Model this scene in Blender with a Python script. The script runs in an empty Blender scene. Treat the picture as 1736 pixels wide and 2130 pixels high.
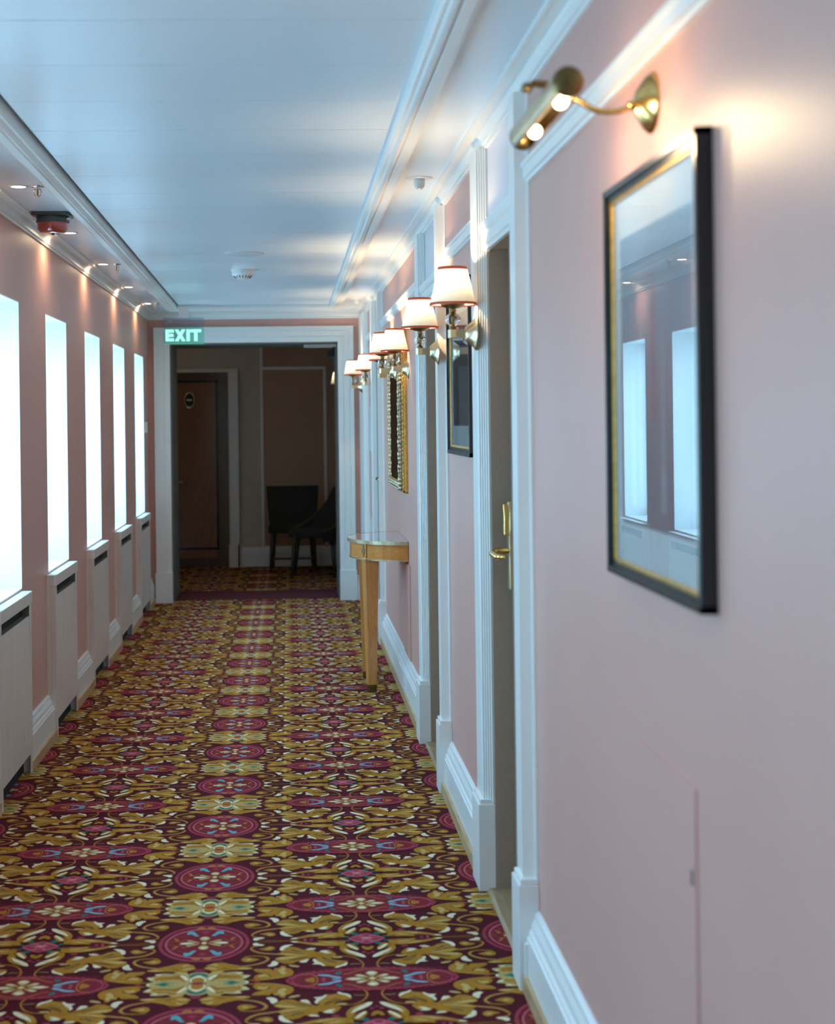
import bpy, bmesh, math, random, json
from mathutils import Vector, Matrix
random.seed(7)
PI = math.pi
scn = bpy.context.scene
COL = scn.collection

# ------------------------------------------------------------------ materials
def lin(c):
    return tuple((v/12.92 if v <= .04045 else ((v+.055)/1.055)**2.4) for v in c)
def new_mat(name):
    m = bpy.data.materials.new(name); m.use_nodes = True
    nt = m.node_tree; b = nt.nodes['Principled BSDF']
    return m, nt, b
def mat(name, col, rough=.5, metal=0, var=.04, vscale=8, bump=0, bscale=200, spec=.5, stretch=None, emit=None, estr=0, coat=0):
    m, nt, b = new_mat(name)
    b.inputs['Roughness'].default_value = rough
    b.inputs['Metallic'].default_value = metal
    b.inputs['Specular IOR Level'].default_value = spec
    if coat:
        b.inputs['Coat Weight'].default_value = coat; b.inputs['Coat Roughness'].default_value = .08
    tc = nt.nodes.new('ShaderNodeTexCoord'); mp = nt.nodes.new('ShaderNodeMapping')
    nt.links.new(tc.outputs['Object'], mp.inputs['Vector'])
    if stretch: mp.inputs['Scale'].default_value = stretch
    n = nt.nodes.new('ShaderNodeTexNoise'); n.inputs['Scale'].default_value = vscale; n.inputs['Detail'].default_value = 4
    nt.links.new(mp.outputs['Vector'], n.inputs['Vector'])
    r = nt.nodes.new('ShaderNodeValToRGB')
    r.color_ramp.elements[0].position = .3; r.color_ramp.elements[1].position = .7
    a = tuple(max(0, c*(1-var)) for c in col); d = tuple(min(1, c*(1+var)) for c in col)
    r.color_ramp.elements[0].color = (*a, 1); r.color_ramp.elements[1].color = (*d, 1)
    nt.links.new(n.outputs['Fac'], r.inputs['Fac']); nt.links.new(r.outputs['Color'], b.inputs['Base Color'])
    if bump:
        n2 = nt.nodes.new('ShaderNodeTexNoise'); n2.inputs['Scale'].default_value = bscale; n2.inputs['Detail'].default_value = 2
        nt.links.new(mp.outputs['Vector'], n2.inputs['Vector'])
        bp = nt.nodes.new('ShaderNodeBump'); bp.inputs['Strength'].default_value = bump; bp.inputs['Distance'].default_value = .002
        nt.links.new(n2.outputs['Fac'], bp.inputs['Height']); nt.links.new(bp.outputs['Normal'], b.inputs['Normal'])
    if emit:
        b.inputs['Emission Color'].default_value = (*emit, 1); b.inputs['Emission Strength'].default_value = estr
    return m
def wood(name, c1, c2, scale=6, stretch=(1, 1, .08), rough=.35, coat=.3):
    m, nt, b = new_mat(name)
    tc = nt.nodes.new('ShaderNodeTexCoord'); mp = nt.nodes.new('ShaderNodeMapping')
    mp.inputs['Scale'].default_value = stretch
    nt.links.new(tc.outputs['Object'], mp.inputs['Vector'])
    n = nt.nodes.new('ShaderNodeTexNoise'); n.inputs['Scale'].default_value = scale*8; n.inputs['Detail'].default_value = 6; n.inputs['Distortion'].default_value = 1.2
    nt.links.new(mp.outputs['Vector'], n.inputs['Vector'])
    r = nt.nodes.new('ShaderNodeValToRGB'); r.color_ramp.elements[0].position = .3; r.color_ramp.elements[1].position = .72
    r.color_ramp.elements[0].color = (*c1, 1); r.color_ramp.elements[1].color = (*c2, 1)
    nt.links.new(n.outputs['Fac'], r.inputs['Fac']); nt.links.new(r.outputs['Color'], b.inputs['Base Color'])
    b.inputs['Roughness'].default_value = rough; b.inputs['Coat Weight'].default_value = coat; b.inputs['Coat Roughness'].default_value = .15
    return m
def glass(name, col=(1, 1, 1), rough=0, ior=1.45):
    m = bpy.data.materials.new(name); m.use_nodes = True; nt = m.node_tree; nt.nodes.clear()
    o = nt.nodes.new('ShaderNodeOutputMaterial'); g = nt.nodes.new('ShaderNodeBsdfGlass')
    g.inputs['Color'].default_value = (*col, 1); g.inputs['Roughness'].default_value = rough; g.inputs['IOR'].default_value = ior
    nt.links.new(g.outputs[0], o.inputs[0]); return m
def sheet_glass(name, tint=(1, 1, 1), refl=1.45):
    m = bpy.data.materials.new(name); m.use_nodes = True; nt = m.node_tree; nt.nodes.clear()
    o = nt.nodes.new('ShaderNodeOutputMaterial'); t = nt.nodes.new('ShaderNodeBsdfTransparent'); g = nt.nodes.new('ShaderNodeBsdfGlossy')
    t.inputs['Color'].default_value = (*tint, 1); g.inputs['Roughness'].default_value = 0.0
    f = nt.nodes.new('ShaderNodeFresnel'); mx = nt.nodes.new('ShaderNodeMixShader')
    ge = nt.nodes.new('ShaderNodeNewGeometry'); mr = nt.nodes.new('ShaderNodeMapRange')   # same reflectance seen from either side of the sheet
    mr.inputs['To Min'].default_value = refl; mr.inputs['To Max'].default_value = 1/refl
    nt.links.new(ge.outputs['Backfacing'], mr.inputs['Value']); nt.links.new(mr.outputs['Result'], f.inputs['IOR'])
    nt.links.new(f.outputs[0], mx.inputs[0]); nt.links.new(t.outputs[0], mx.inputs[1]); nt.links.new(g.outputs[0], mx.inputs[2]); nt.links.new(mx.outputs[0], o.inputs[0])
    return m
def emis(name, col, s):
    m = bpy.data.materials.new(name); m.use_nodes = True; nt = m.node_tree; nt.nodes.clear()
    o = nt.nodes.new('ShaderNodeOutputMaterial'); e = nt.nodes.new('ShaderNodeEmission')
    e.inputs['Color'].default_value = (*col, 1); e.inputs['Strength'].default_value = s
    nt.links.new(e.outputs[0], o.inputs[0]); return m

PINK = mat('pink_wall_paint', (.62, .345, .285), .42, var=.025, vscale=3, bump=.12, bscale=260, spec=.45)
LOBBYP = mat('dimmed_pink_lobby_paint', (.42, .255, .17), .5, var=.03, vscale=3)  # wall pink with the lobby's dim warm light put into its colour
WHITE = mat('white_gloss_paint', (.80, .79, .76), .3, var=.015, vscale=5, spec=.5)
COVERM = mat('white_brushed_paint', (.74, .66, .60), .34, var=.07, vscale=9, stretch=(6, 6, .35), bump=.1, bscale=60)
CEILM = mat('white_ceiling_paint', (.75, .82, .87), .28, var=.012, vscale=2)
GAPM = mat('dark_ceiling_joint', (.10, .085, .07), .8)
TRANS = mat('pale_lavender_panel', (.70, .66, .70), .3, var=.015)
TAUPE = mat('taupe_door_paint', (.36, .26, .195), .38, var=.04, vscale=60, bump=.1, bscale=500)
OAK = wood('oak_strip', (.42, .27, .13), (.62, .43, .24), 5, (1, .1, 1), .5, .1)
THRESH = wood('oak_threshold', (.28, .18, .09), (.42, .28, .16), 5, (1, .1, 1), .5, .1)
BRASS = mat('polished_brass', (.78, .50, .17), .2, 1, var=.06, vscale=30)
SATINBRASS = mat('satin_brass', (.70, .58, .36), .3, 1, var=.05, vscale=40)
AGEDBRASS = mat('dark_aged_brass', (.22, .15, .06), .35, 1, var=.2, vscale=60)
CHERRY = wood('honey_wood', (.58, .20, .03), (.74, .31, .06), 3, (1, 1, 6), .28, .5)
LEGWOOD = wood('honey_leg_wood', (.54, .21, .045), (.70, .33, .09), 4, (3, 3, .3), .28, .5)
TOPM = mat('polished_grey_table_top', (.34, .26, .24), .06, 0, var=.08, spec=.9, coat=1)
BLACKF = mat('black_frame_lacquer', (.012, .012, .012), .25)
DARKINLAY = mat('dark_inlay_line', (.05, .035, .02), .4)
GREYINLAY = mat('grey_diamond_inlay', (.20, .13, .07), .5)
GOLD = mat('gold_leaf', (.80, .45, .11), .32, .85, var=.2, vscale=90, bump=.5, bscale=160)
SILVERGOLD = mat('aged_silver_gilt', (.50, .41, .26), .33, .8, var=.35, vscale=70, bump=.8, bscale=120)
MIRRORM = mat('dark_mirror_glass', (.55, .52, .50), .02, 1, var=0)
CHROME = mat('chrome', (.7, .72, .74), .15, 1, var=.02)
REDLENS = mat('red_beacon_lens', (.42, .03, .015), .12, 0, var=.1, coat=1, spec=.8)
GREYPL = mat('dark_grey_plastic', (.06, .065, .06), .45)
BLACKPL = mat('black_plastic', (.01, .01, .012), .4)
WHITEPL = mat('white_plastic', (.72, .72, .70), .35)
DARKVOID = mat('painted_slot_shade', (.012, .012, .012), .9)  # near-black backing, shade of the cover's slot and foot gap put into colour
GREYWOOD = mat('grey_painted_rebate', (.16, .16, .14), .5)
REDTRIM = mat('red_braid_trim', (.62, .10, .05), .7, var=.1, vscale=80)
MATB = mat('white_mount_board', (.75, .80, .80), .7, var=.02)
PANEG = glass('clear_crystal', (1, 1, 1), 0, 1.5)
WINGLASS = sheet_glass('window_glass')
BULB = emis('lit_bulb', (1.0, .84, .62), 10)
DOWNL = emis('lit_downlight', (1.0, .88, .70), 9)
DOORW = wood('mahogany_door_wood', (.16, .06, .02), (.26, .10, .035), 4, (2, 2, .2), .35, .3)
DARKDOOR = wood('dark_stained_door_wood', (.07, .035, .015), (.12, .06, .025), 4, (2, 2, .2), .35, .3)
CHAIRF = mat('black_chair_fabric', (.018, .018, .014), .85, var=.15, vscale=60)
CHAIRL = mat('dark_chair_leg_wood', (.03, .03, .022), .4)
CHAIRG = mat('olive_brown_chair_piping', (.05, .042, .015), .7)
RUNNER = mat('dark_maroon_mat', (.10, .015, .022), .95, var=.15, vscale=40)
SHADE = None
def make_shade_mat():
    m = bpy.data.materials.new('pleated_cream_silk'); m.use_nodes = True; nt = m.node_tree; nt.nodes.clear()
    o = nt.nodes.new('ShaderNodeOutputMaterial'); t = nt.nodes.new('ShaderNodeBsdfTranslucent'); d = nt.nodes.new('ShaderNodeBsdfDiffuse')
    tc = nt.nodes.new('ShaderNodeTexCoord'); n = nt.nodes.new('ShaderNodeTexNoise'); n.inputs['Scale'].default_value = 300
    nt.links.new(tc.outputs['Object'], n.inputs['Vector'])
    r = nt.nodes.new('ShaderNodeValToRGB'); r.color_ramp.elements[0].color = (.78, .76, .66, 1); r.color_ramp.elements[1].color = (.90, .88, .80, 1)
    nt.links.new(n.outputs['Fac'], r.inputs['Fac'])
    nt.links.new(r.outputs['Color'], t.inputs['Color']); nt.links.new(r.outputs['Color'], d.inputs['Color'])
    mx = nt.nodes.new('ShaderNodeMixShader'); mx.inputs[0].default_value = .085
    nt.links.new(d.outputs[0], mx.inputs[1]); nt.links.new(t.outputs[0], mx.inputs[2]); nt.links.new(mx.outputs[0], o.inputs[0])
    return m
SHADE = make_shade_mat()

# ------------------------------------------------------------------ mesh builder
class MB:
    def __init__(s): s.v = []; s.f = []; s.m = []; s.mats = []; s.smooth = []
    def mi(s, m):
        if m not in s.mats: s.mats.append(m)
        return s.mats.index(m)
    def add(s, vs, fs, m, smooth=False):
        o = len(s.v); k = s.mi(m); s.v += [tuple(v) for v in vs]
        for f in fs: s.f.append(tuple(o+i for i in f)); s.m.append(k); s.smooth.append(smooth)
        return s
    def box(s, x0, x1, y0, y1, z0, z1, m):
        x0, x1 = min(x0, x1), max(x0, x1); y0, y1 = min(y0, y1), max(y0, y1); z0, z1 = min(z0, z1), max(z0, z1)
        v = [(x, y, z) for z in (z0, z1) for y in (y0, y1) for x in (x0, x1)]
        return s.add(v, [(0, 2, 3, 1), (4, 5, 7, 6), (0, 1, 5, 4), (2, 6, 7, 3), (0, 4, 6, 2), (1, 3, 7, 5)], m)
    def prism(s, prof, axis, a0, a1, m, smooth=False):
        # prof: list of 2D points; axis 'y': (x,z) swept over y; 'z': (x,y) swept over z; 'x': (y,z) swept over x
        def P(p, a): return {'y': (p[0], a, p[1]), 'z': (p[0], p[1], a), 'x': (a, p[0], p[1])}[axis]
        n = len(prof); v = [P(p, a0) for p in prof]+[P(p, a1) for p in prof]
        f = [(i, (i+1) % n, n+(i+1) % n, n+i) for i in range(n)]
        f += [tuple(range(n-1, -1, -1)), tuple(range(n, 2*n))]
        return s.add(v, f, m, smooth)
    def lathe(s, prof, m, mtx=None, n=32, cap=True, ripple=None, smooth=True):
        # prof: (r, h) about local z
        mtx = mtx or Matrix(); v = []; f = []
        for (r, h) in prof:
            for i in range(n):
                a = 2*PI*i/n; rr = r
                if ripple: rr = r*(1+ripple[0]*(1 if i % 2 else -1))
                v.append(mtx @ Vector((rr*math.cos(a), rr*math.sin(a), h)))
        for k in range(len(prof)-1):
            for i in range(n):
                j = (i+1) % n; f.append((k*n+i, k*n+j, (k+1)*n+j, (k+1)*n+i))
        s.add(v, f, m, smooth)
        if cap:
            L = len(prof)-1
            s.add([v[i] for i in range(n)], [tuple(range(n-1, -1, -1))], m); s.add([v[L*n+i] for i in range(n)], [tuple(range(n))], m)
        return s
    def tube(s, pts, r, m, n=10, smooth=True, rad=None):
        pts = [Vector(p) for p in pts]; v = []; f = []; up = Vector((0, 0, 1))
        for i, p in enumerate(pts):
            d = (pts[min(i+1, len(pts)-1)]-pts[max(i-1, 0)]).normalized()
            a = d.cross(up)
            if a.length < .05: a = d.cross(Vector((0, 1, 0)))
            a.normalize(); b = d.cross(a).normalized(); R_ = rad[i] if rad else r
            for k in range(n):
                t = 2*PI*k/n; v.append(p+a*R_*math.cos(t)+b*R_*math.sin(t))
        for i in range(len(pts)-1):
            for k in range(n):
                j = (k+1) % n; f.append((i*n+k, i*n+j, (i+1)*n+j, (i+1)*n+k))
        f.append(tuple(range(n-1, -1, -1))); f.append(tuple((len(pts)-1)*n+k for k in range(n)))
        return s.add(v, f, m, smooth)
    def ball(s, c, r, m, n=20, k=12, sc=(1, 1, 1), smooth=True):
        prof = [(max(1e-5, r*math.sin(PI*i/k)), -r*math.cos(PI*i/k)) for i in range(k+1)]
        return s.lathe(prof, m, Matrix.Translation(c) @ Matrix.Diagonal((*sc, 1)), n, False, smooth=smooth)
    def build(s, name, parent=None, bevel=0):
        me = bpy.data.meshes.new(name); me.from_pydata(s.v, [], s.f)
        for m in s.mats: me.materials.append(m)
        for p, k, sm in zip(me.polygons, s.m, s.smooth): p.material_index = k; p.use_smooth = sm
        bm = bmesh.new(); bm.from_mesh(me); bmesh.ops.recalc_face_normals(bm, faces=bm.faces); bm.to_mesh(me); bm.free()
        me.update()
        o = bpy.data.objects.new(name, me); COL.objects.link(o)
        if parent: o.parent = parent
        if bevel:
            b = o.modifiers.new('bevel', 'BEVEL'); b.width = bevel; b.segments = 2; b.limit_method = 'ANGLE'; b.angle_limit = .7
        return o
def tag(o, label, cat, group=None):
    o['label'] = label; o['category'] = cat
    if group: o['group'] = group
    return o
def empty(name, loc, rotz=0):
    o = bpy.data.objects.new(name, None); COL.objects.link(o); o.location = loc; o.rotation_euler = (0, 0, rotz); o.empty_display_size = .05
    return o
def struct(o): o['kind'] = 'structure'; return o
def children(o): return [c for c in bpy.data.objects if c.parent == o]
def copy_tree(o, parent=None):
    c = o.copy(); COL.objects.link(c); c.parent = parent
    for ch in children(o): copy_tree(ch, c)
    return c

# ------------------------------------------------------------------ dimensions (metres)
XL, XR = -1.205, .662
ZC = 2.50           # soffit height
Y0, YE = -3.0, 12.9   # corridor from behind the camera to the end wall
FARY = 16.0
WIN_Z0, WIN_Z1 = .81, 2.105
WIN_W = .70
WINS = [6.05+1.43*k for k in range(-6, 5)]
DOORS = [(-1.9, -1.1), (.2, .95), (4.14, 4.87), (6.28, 7.10), (10.40, 11.10)]

# ------------------------------------------------------------------ carpet
PAT = json.loads(r'''[["E","rose",[0,6],279,478],["E","dred",[0,6],258,432],["E","pink",[0,6],240,393],["E","red",[0,6],227,362],["P","teal",[[36,188],[49,228],[70,309],[96,330],[113,304],[116,249],[104,233],[94,251],[82,239],[62,190]]],["R","dgreen",3,[[115,233],[136,187],[166,193]]],["R","ochre",5,[[108,121],[140,75],[154,27]]],["P","ochre",[[151,60],[171,134],[198,152],[170,77],[200,64]]],["P","ochre",[[-48,387],[-32,427],[-6,428],[-4,390],[-20,365]]],["P","ochre",[[3,390],[12,430],[41,439],[65,395],[28,369]]],["P","rose",[[-23,287],[1,336],[26,306],[9,249],[-6,248]]],["P","olive",[[19,8],[54,52],[100,96],[110,56],[64,20]]],["P","cream",[[41,-7],[102,31],[157,15],[100,-26]]],["P","olive",[[-33,118],[-16,168],[3,174],[24,159],[33,115],[21,73],[-2,60],[-24,70]]],["P","cream",[[-25,118],[2,158],[27,123],[0,104]]],["E","gold",[0,6],21,36],["E","cream",[0,6],13,17],["R","ochre",3,[[191,27],[266,27],[307,24]]],["P","cream",[[298,72],[307,32],[326,29],[337,59],[360,77],[375,94],[353,111],[327,109],[308,105]]],["R","gold",7,[[326,25],[378,21],[434,15],[490,11],[535,10]]],["R","gold",17,[[534,372],[472,356],[417,333],[351,310],[310,256],[287,191],[299,136],[334,115],[371,118]]],["R","sand",7,[[491,351],[417,321],[355,295],[318,248],[297,191]]],["P","gold",[[350,211],[335,194],[372,173],[394,135],[420,133],[440,171],[431,217],[406,247],[376,237]]],["P","olive",[[380,203],[398,163],[424,169],[409,208]]],["P","gold",[[236,460],[247,407],[280,398],[309,426],[331,443],[350,459],[332,478],[307,507],[275,520],[249,503]]],["P","olive",[[259,458],[284,429],[306,457],[281,490]]],["R","gold",17,[[254,389],[290,371],[338,374],[378,389],[404,437],[395,500],[365,559],[319,593],[269,620],[212,632],[169,614]]],["R","sand",7,[[374,408],[398,447],[383,507],[340,569],[276,606],[226,618]]],["R","ochre",4,[[103,459],[138,522],[169,607]]],["P","gold",[[18,636],[40,614],[32,572],[60,563],[69,525],[101,512],[138,530],[168,562],[226,603],[306,659],[310,689],[242,700],[157,703],[129,724],[102,752],[66,735],[72,706],[43,682]]],["P","sand",[[21,633],[62,623],[106,663],[92,685],[63,668]]],["P","sand",[[37,572],[71,571],[108,611],[95,550],[67,548]]],["P","brown",[[111,693],[141,635],[185,675],[142,665]]],["P","sand",[[206,676],[263,650],[308,674],[264,698]]],["P","olive",[[-41,729],[-40,759],[12,732],[56,764],[47,807],[76,736],[129,712],[159,769],[208,743],[261,760],[244,810],[305,835],[281,898],[254,935],[282,955],[295,1012],[296,1033],[-29,1020]]],["P","gold",[[70,859],[109,767],[144,754],[160,806],[216,794],[253,868],[212,916],[162,893],[113,898],[74,967]]],["P","cream",[[51,909],[79,824],[113,782],[98,854],[72,924]]],["P","cream",[[253,868],[301,837],[271,898]]],["P","cream",[[208,772],[259,763],[234,802]]],["P","gold",[[225,896],[245,846],[256,868],[240,925]]],["P","dgreen",[[-47,758],[-4,753],[32,770],[56,830],[54,866],[38,854],[15,806],[-10,797],[-44,817]]],["P","cream",[[-44,832],[-6,812],[27,850],[51,923],[39,966],[6,1021],[-36,1019]]],["E","gold",[-3,935],41,75],["P","rose",[[-38,977],[4,964],[54,995],[55,1023],[-36,1019]]],["P","dgreen",[[133,963],[164,971],[192,955],[220,981],[255,1003],[256,1031],[221,1037],[138,1034],[165,1016],[193,1004],[165,985]]],["P","cream",[[272,990],[284,969],[297,1012],[286,1047],[273,1025]]],["P","rose",[[-49,699],[-22,663],[14,665],[43,704],[12,725]]],["P","gold",[[308,704],[342,694],[377,700],[409,692],[431,754],[436,689],[463,686],[480,628],[502,641],[505,693],[530,709],[551,789],[544,861],[512,905],[456,939],[370,973],[282,962],[293,948],[334,939],[313,904],[336,829],[378,810],[332,771]]],["P","sand",[[434,696],[456,741],[463,814],[491,851],[512,809],[491,757],[507,715],[480,655],[473,727]]],["P","sand",[[344,894],[347,837],[386,831],[414,897],[386,875]]],["P","brown",[[385,803],[417,847],[421,905],[403,854]]],["E","rose",[339,1004],21,25],["P","cream",[[391,638],[416,584],[419,539],[433,500],[462,564],[450,623],[420,651]]],["P","cream",[[465,220],[472,157],[501,117],[552,103],[524,145],[501,215],[483,260],[468,252]]],["P","gold",[[436,457],[469,414],[512,414],[476,368],[450,336],[469,314],[483,260],[505,176],[542,167],[579,197],[608,257],[634,221],[689,221],[667,258],[688,329],[718,277],[769,281],[790,329],[811,406],[777,442],[772,494],[808,538],[868,556],[870,611],[833,660],[793,694],[765,673],[723,671],[706,608],[674,584],[662,517],[693,466],[665,434],[643,478],[620,552],[570,534],[541,592],[491,589],[448,519]]],["P","sand",[[447,336],[505,332],[571,372],[651,403],[571,393],[498,358]]],["P","sand",[[440,458],[483,422],[534,418],[592,407],[534,456],[476,483]]],["P","brown",[[505,530],[556,465],[614,431],[658,419],[614,476],[570,504]]],["P","brown",[[535,217],[582,268],[615,324],[571,321],[535,264]]],["P","brown",[[716,430],[758,493],[821,564],[785,598],[743,552],[715,490]]],["P","cream",[[660,517],[675,473],[685,533],[710,579],[734,654],[726,676],[705,630],[677,622],[655,620],[677,585]]],["P","cream",[[788,715],[804,680],[841,638],[860,595],[870,611],[858,668],[818,699],[800,730]]],["P","cream",[[623,232],[690,210],[671,251],[637,264]]],["P","cream",[[703,299],[733,278],[773,284],[747,307],[779,358],[739,356]]],["P","cream",[[581,549],[621,499],[643,486],[624,574],[591,572]]],["P","sand",[[512,619],[555,629],[587,661],[576,686],[534,665]]],["P","sand",[[774,441],[817,437],[846,461],[823,485],[787,477]]],["R","ochre",15,[[788,442],[846,438],[893,459],[931,518],[956,608],[961,681],[948,738],[922,794],[885,848],[849,875],[831,891]]],["R","sand",7,[[882,651],[913,635],[948,644]]],["P","pink",[[880,-6],[909,49],[955,108],[995,142],[1040,122],[1060,5],[1003,-80],[911,-39]]],["P","rose",[[895,-5],[927,42],[964,69],[977,2]]],["P","rose",[[970,109],[999,32],[1022,105],[995,126]]],["P","dgreen",[[908,120],[930,90],[955,123],[939,161],[915,155]]],["P","dgreen",[[856,52],[883,35],[901,56],[878,76]]],["P","gold",[[959,210],[978,195],[995,235],[1022,206],[1036,231],[1019,283],[1000,305],[975,280]]],["E","rose",[973,353],14,24],["E","rose",[997,388],11,15],["E","rose",[774,215],23,28],["P","gold",[[831,184],[861,163],[874,227],[894,305],[936,361],[970,416],[986,492],[943,475],[890,426],[852,363],[828,270]]],["P","cream",[[851,248],[876,288],[922,345],[967,416],[984,485],[957,483],[926,429],[878,350]]],["P","gold",[[861,132],[906,120],[937,208],[949,278],[934,305],[895,251],[867,187]]],["P","cream",[[872,152],[894,153],[918,214],[942,270],[934,297],[899,236]]],["P","gold",[[529,10],[529,50],[565,69],[617,113],[668,152],[727,172],[794,182],[861,166],[871,38]]],["P","dred",[[572,13],[602,48],[669,85],[706,75],[700,24]]],["P","sand",[[654,84],[699,103],[757,143],[831,148],[764,159],[691,138]]],["P","brown",[[707,24],[759,45],[797,32]]],["P","sand",[[721,65],[777,75],[825,113],[765,109]]],["P","brown",[[819,33],[818,73],[863,61],[868,37]]],["E","rose",[659,20],14,16],["E","pink",[621,17],11,13],["P","cream",[[531,26],[565,29],[583,62],[550,63]]],["P","rose",[[498,1000],[516,937],[526,902],[544,896],[555,854],[579,855],[593,823],[614,835],[629,808],[650,820],[664,788],[689,811],[703,780],[724,798],[739,770],[763,786],[778,751],[799,773],[817,743],[845,764],[863,733],[888,756],[906,729],[934,751],[959,727],[1008,741],[1004,1034],[498,1013]]],["P","red",[[516,1000],[547,932],[604,871],[688,839],[780,808],[887,785],[1007,777],[1004,1034],[516,1014]]],["R","pink",6,[[537,994],[554,925],[582,884],[611,864]]],["R","ochre",12,[[604,863],[646,858],[673,902],[685,966],[684,1007]]],["P","ochre",[[613,1004],[617,970],[645,953],[659,929],[672,993],[668,1014]]],["P","sky",[[678,885],[709,875],[751,887],[778,921],[812,940],[825,972],[808,992],[784,963],[743,923],[701,908]]],["P","dgreen",[[786,858],[808,816],[827,824],[825,867],[799,894]]],["P","lilac",[[770,976],[797,984],[814,1013],[769,1018]]],["E","pink",[721,974],10,17],["E","pink",[762,1008],9,11],["E","pink",[707,1008],17,10],["R","ochre",11,[[831,891],[877,869],[921,808],[964,789],[1006,798]]],["P","olive",[[835,1002],[881,963],[927,965],[967,998],[966,1019],[838,1014]]],["P","cream",[[842,1003],[888,974],[923,983],[943,1007]]],["P","olive",[[899,912],[929,895],[963,929],[985,976],[951,970],[913,948]]],["P","cream",[[905,917],[932,910],[959,943],[927,941]]],["P","olive",[[961,873],[980,832],[1012,826],[1007,966],[987,944]]],["P","cream",[[972,874],[990,842],[1011,843],[1009,903],[988,902]]],["E","gold",[1000,1000],28,41],["E","cream",[1000,1000],16,19],["R","sand",6,[[483,260],[535,280],[586,345],[629,382]]],["R","sand",5,[[505,176],[557,235],[607,347]]],["R","sand",6,[[462,542],[512,500],[570,458],[629,417]]],["R","brown",5,[[483,292],[542,311],[607,371]]],["R","sand",5,[[678,518],[721,521],[786,561],[850,587]]],["R","brown",5,[[665,396],[716,400],[774,434]]],["R","cream",5,[[645,210],[667,230],[682,259]]],["R","sand",5,[[692,578],[735,595],[791,650]]],["R","sand",5,[[324,712],[367,744],[406,768],[428,798]]],["R","sand",6,[[359,951],[422,943],[484,908],[526,853]]],["R","brown",5,[[448,711],[456,785],[474,857]]],["R","sand",5,[[42,652],[84,632],[122,589]]],["R","sand",5,[[138,545],[183,593],[241,626]]],["R","cream",5,[[110,789],[160,828],[231,831]]],["R","sand",6,[[73,939],[128,920],[191,933],[247,954]]],["R","brown",5,[[82,896],[130,862],[182,865]]],["R","cream",5,[[159,769],[201,771],[244,788]]],["R","sand",5,[[843,271],[870,364],[927,421]]],["R","sand",5,[[572,45],[632,98],[698,143],[779,165]]],["R","cream",3,[[903,-5],[959,0],[1000,3],[1060,8]]],["R","cream",3,[[969,-83],[1000,3],[1018,128]]],["R","rose",5,[[569,805],[646,794],[746,756],[853,719]]]]''')
CM = {}
def cm(n, c, r=.95): CM[n] = mat('carpet_'+n, c, r, var=.16, vscale=160, bump=.6, bscale=900, spec=.15)
cm('ground', (0.085, 0.008, 0.015)); cm('dred', (0.14, 0.012, 0.022)); cm('red', (0.22, 0.02, 0.03)); cm('rose', (0.34, 0.042, 0.07)); cm('pink', (0.5, 0.11, 0.15))
cm('gold', (0.42, 0.19, 0.018)); cm('olive', (0.5, 0.36, 0.13)); cm('sand', (0.56, 0.38, 0.13)); cm('cream', (0.8, 0.7, 0.48)); cm('ochre', (0.44, 0.17, 0.03))
cm('brown', (0.22, 0.1, 0.018)); cm('teal', (.10, .38, .42)); cm('dgreen', (.015, .17, .14)); cm('sky', (.20, .44, .54)); cm('lilac', (.30, .22, .34))
PW, PH, PX0, PY0 = .967, .643, -.2705, 4.45
EPS = 2.5e-5
def ribbon(pts, w):
    # smooth a polyline in cell metres into a tapering strip
    P_ = [Vector((p[0], p[1])) for p in pts]
    for _ in range(2):
        Q = [P_[0]]
        for a, b in zip(P_, P_[1:]): Q += [a*.75+b*.25, a*.25+b*.75]
        Q.append(P_[-1]); P_ = Q
    L, Rr = [], []; n = len(P_)
    for i, p in enumerate(P_):
        d = (P_[min(i+1, n-1)]-P_[max(i-1, 0)]).normalized(); nn = Vector((-d.y, d.x))
        t = w*(.55+.45*math.sin(PI*min(1, .15+.85*i/(n-1))))
        L.append(p+nn*t); Rr.append(p-nn*t)
    return [(L[i], L[i+1], Rr[i+1], Rr[i]) for i in range(n-1)]
def smoothpoly(pts):
    out = []; n = len(pts)
    for i in range(n):
        a, b = pts[i], pts[(i+1) % n]; out.append((a[0]*.82+b[0]*.18, a[1]*.82+b[1]*.18)); out.append((a[0]*.18+b[0]*.82, a[1]*.18+b[1]*.82))
    return out
def cell_shapes():
    S = []
    for idx, sh in enumerate(PAT):
        c = sh[1]
        if sh[0] == 'P':
            S.append((idx, c, [[(u*PW/2000, v*PH/2000) for u, v in smoothpoly(sh[2])]]))
        elif sh[0] == 'R':
            pts = [(u*PW/2000, v*PH/2000) for u, v in sh[3]]
            S.append((idx, c, [[(q.x, q.y) for q in quad] for quad in ribbon(pts, sh[2]*.00019)]))
        else:
            (cu, cv), ru, rv = sh[2], sh[3], sh[4]
            k = 40 if ru > 200 else 12
            S.append((idx, c, [[((cu+ru*math.cos(2*PI*i/k))*PW/2000, (cv+rv*math.sin(2*PI*i/k))*PH/2000) for i in range(k)]]))
    hw, hh = PW/2, PH/2
    def clip(q):
        for ax, lim, sg in ((0, 0, 1), (0, hw, -1), (1, 0, 1), (1, hh, -1)):
            out = []
            for a, b in zip(q, q[1:]+q[:1]):
                ia, ib = (a[ax]-lim)*sg >= 0, (b[ax]-lim)*sg >= 0
                if ia: out.append(a)
                if ia != ib:
                    t = (lim-a[ax])/(b[ax]-a[ax]); out.append((a[0]+(b[0]-a[0])*t, a[1]+(b[1]-a[1])*t))
            q = out
            if len(q) < 3: return None
        return q
    return [(i, c, [k for k in map(clip, polys) if k]) for i, c, polys in S]
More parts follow.
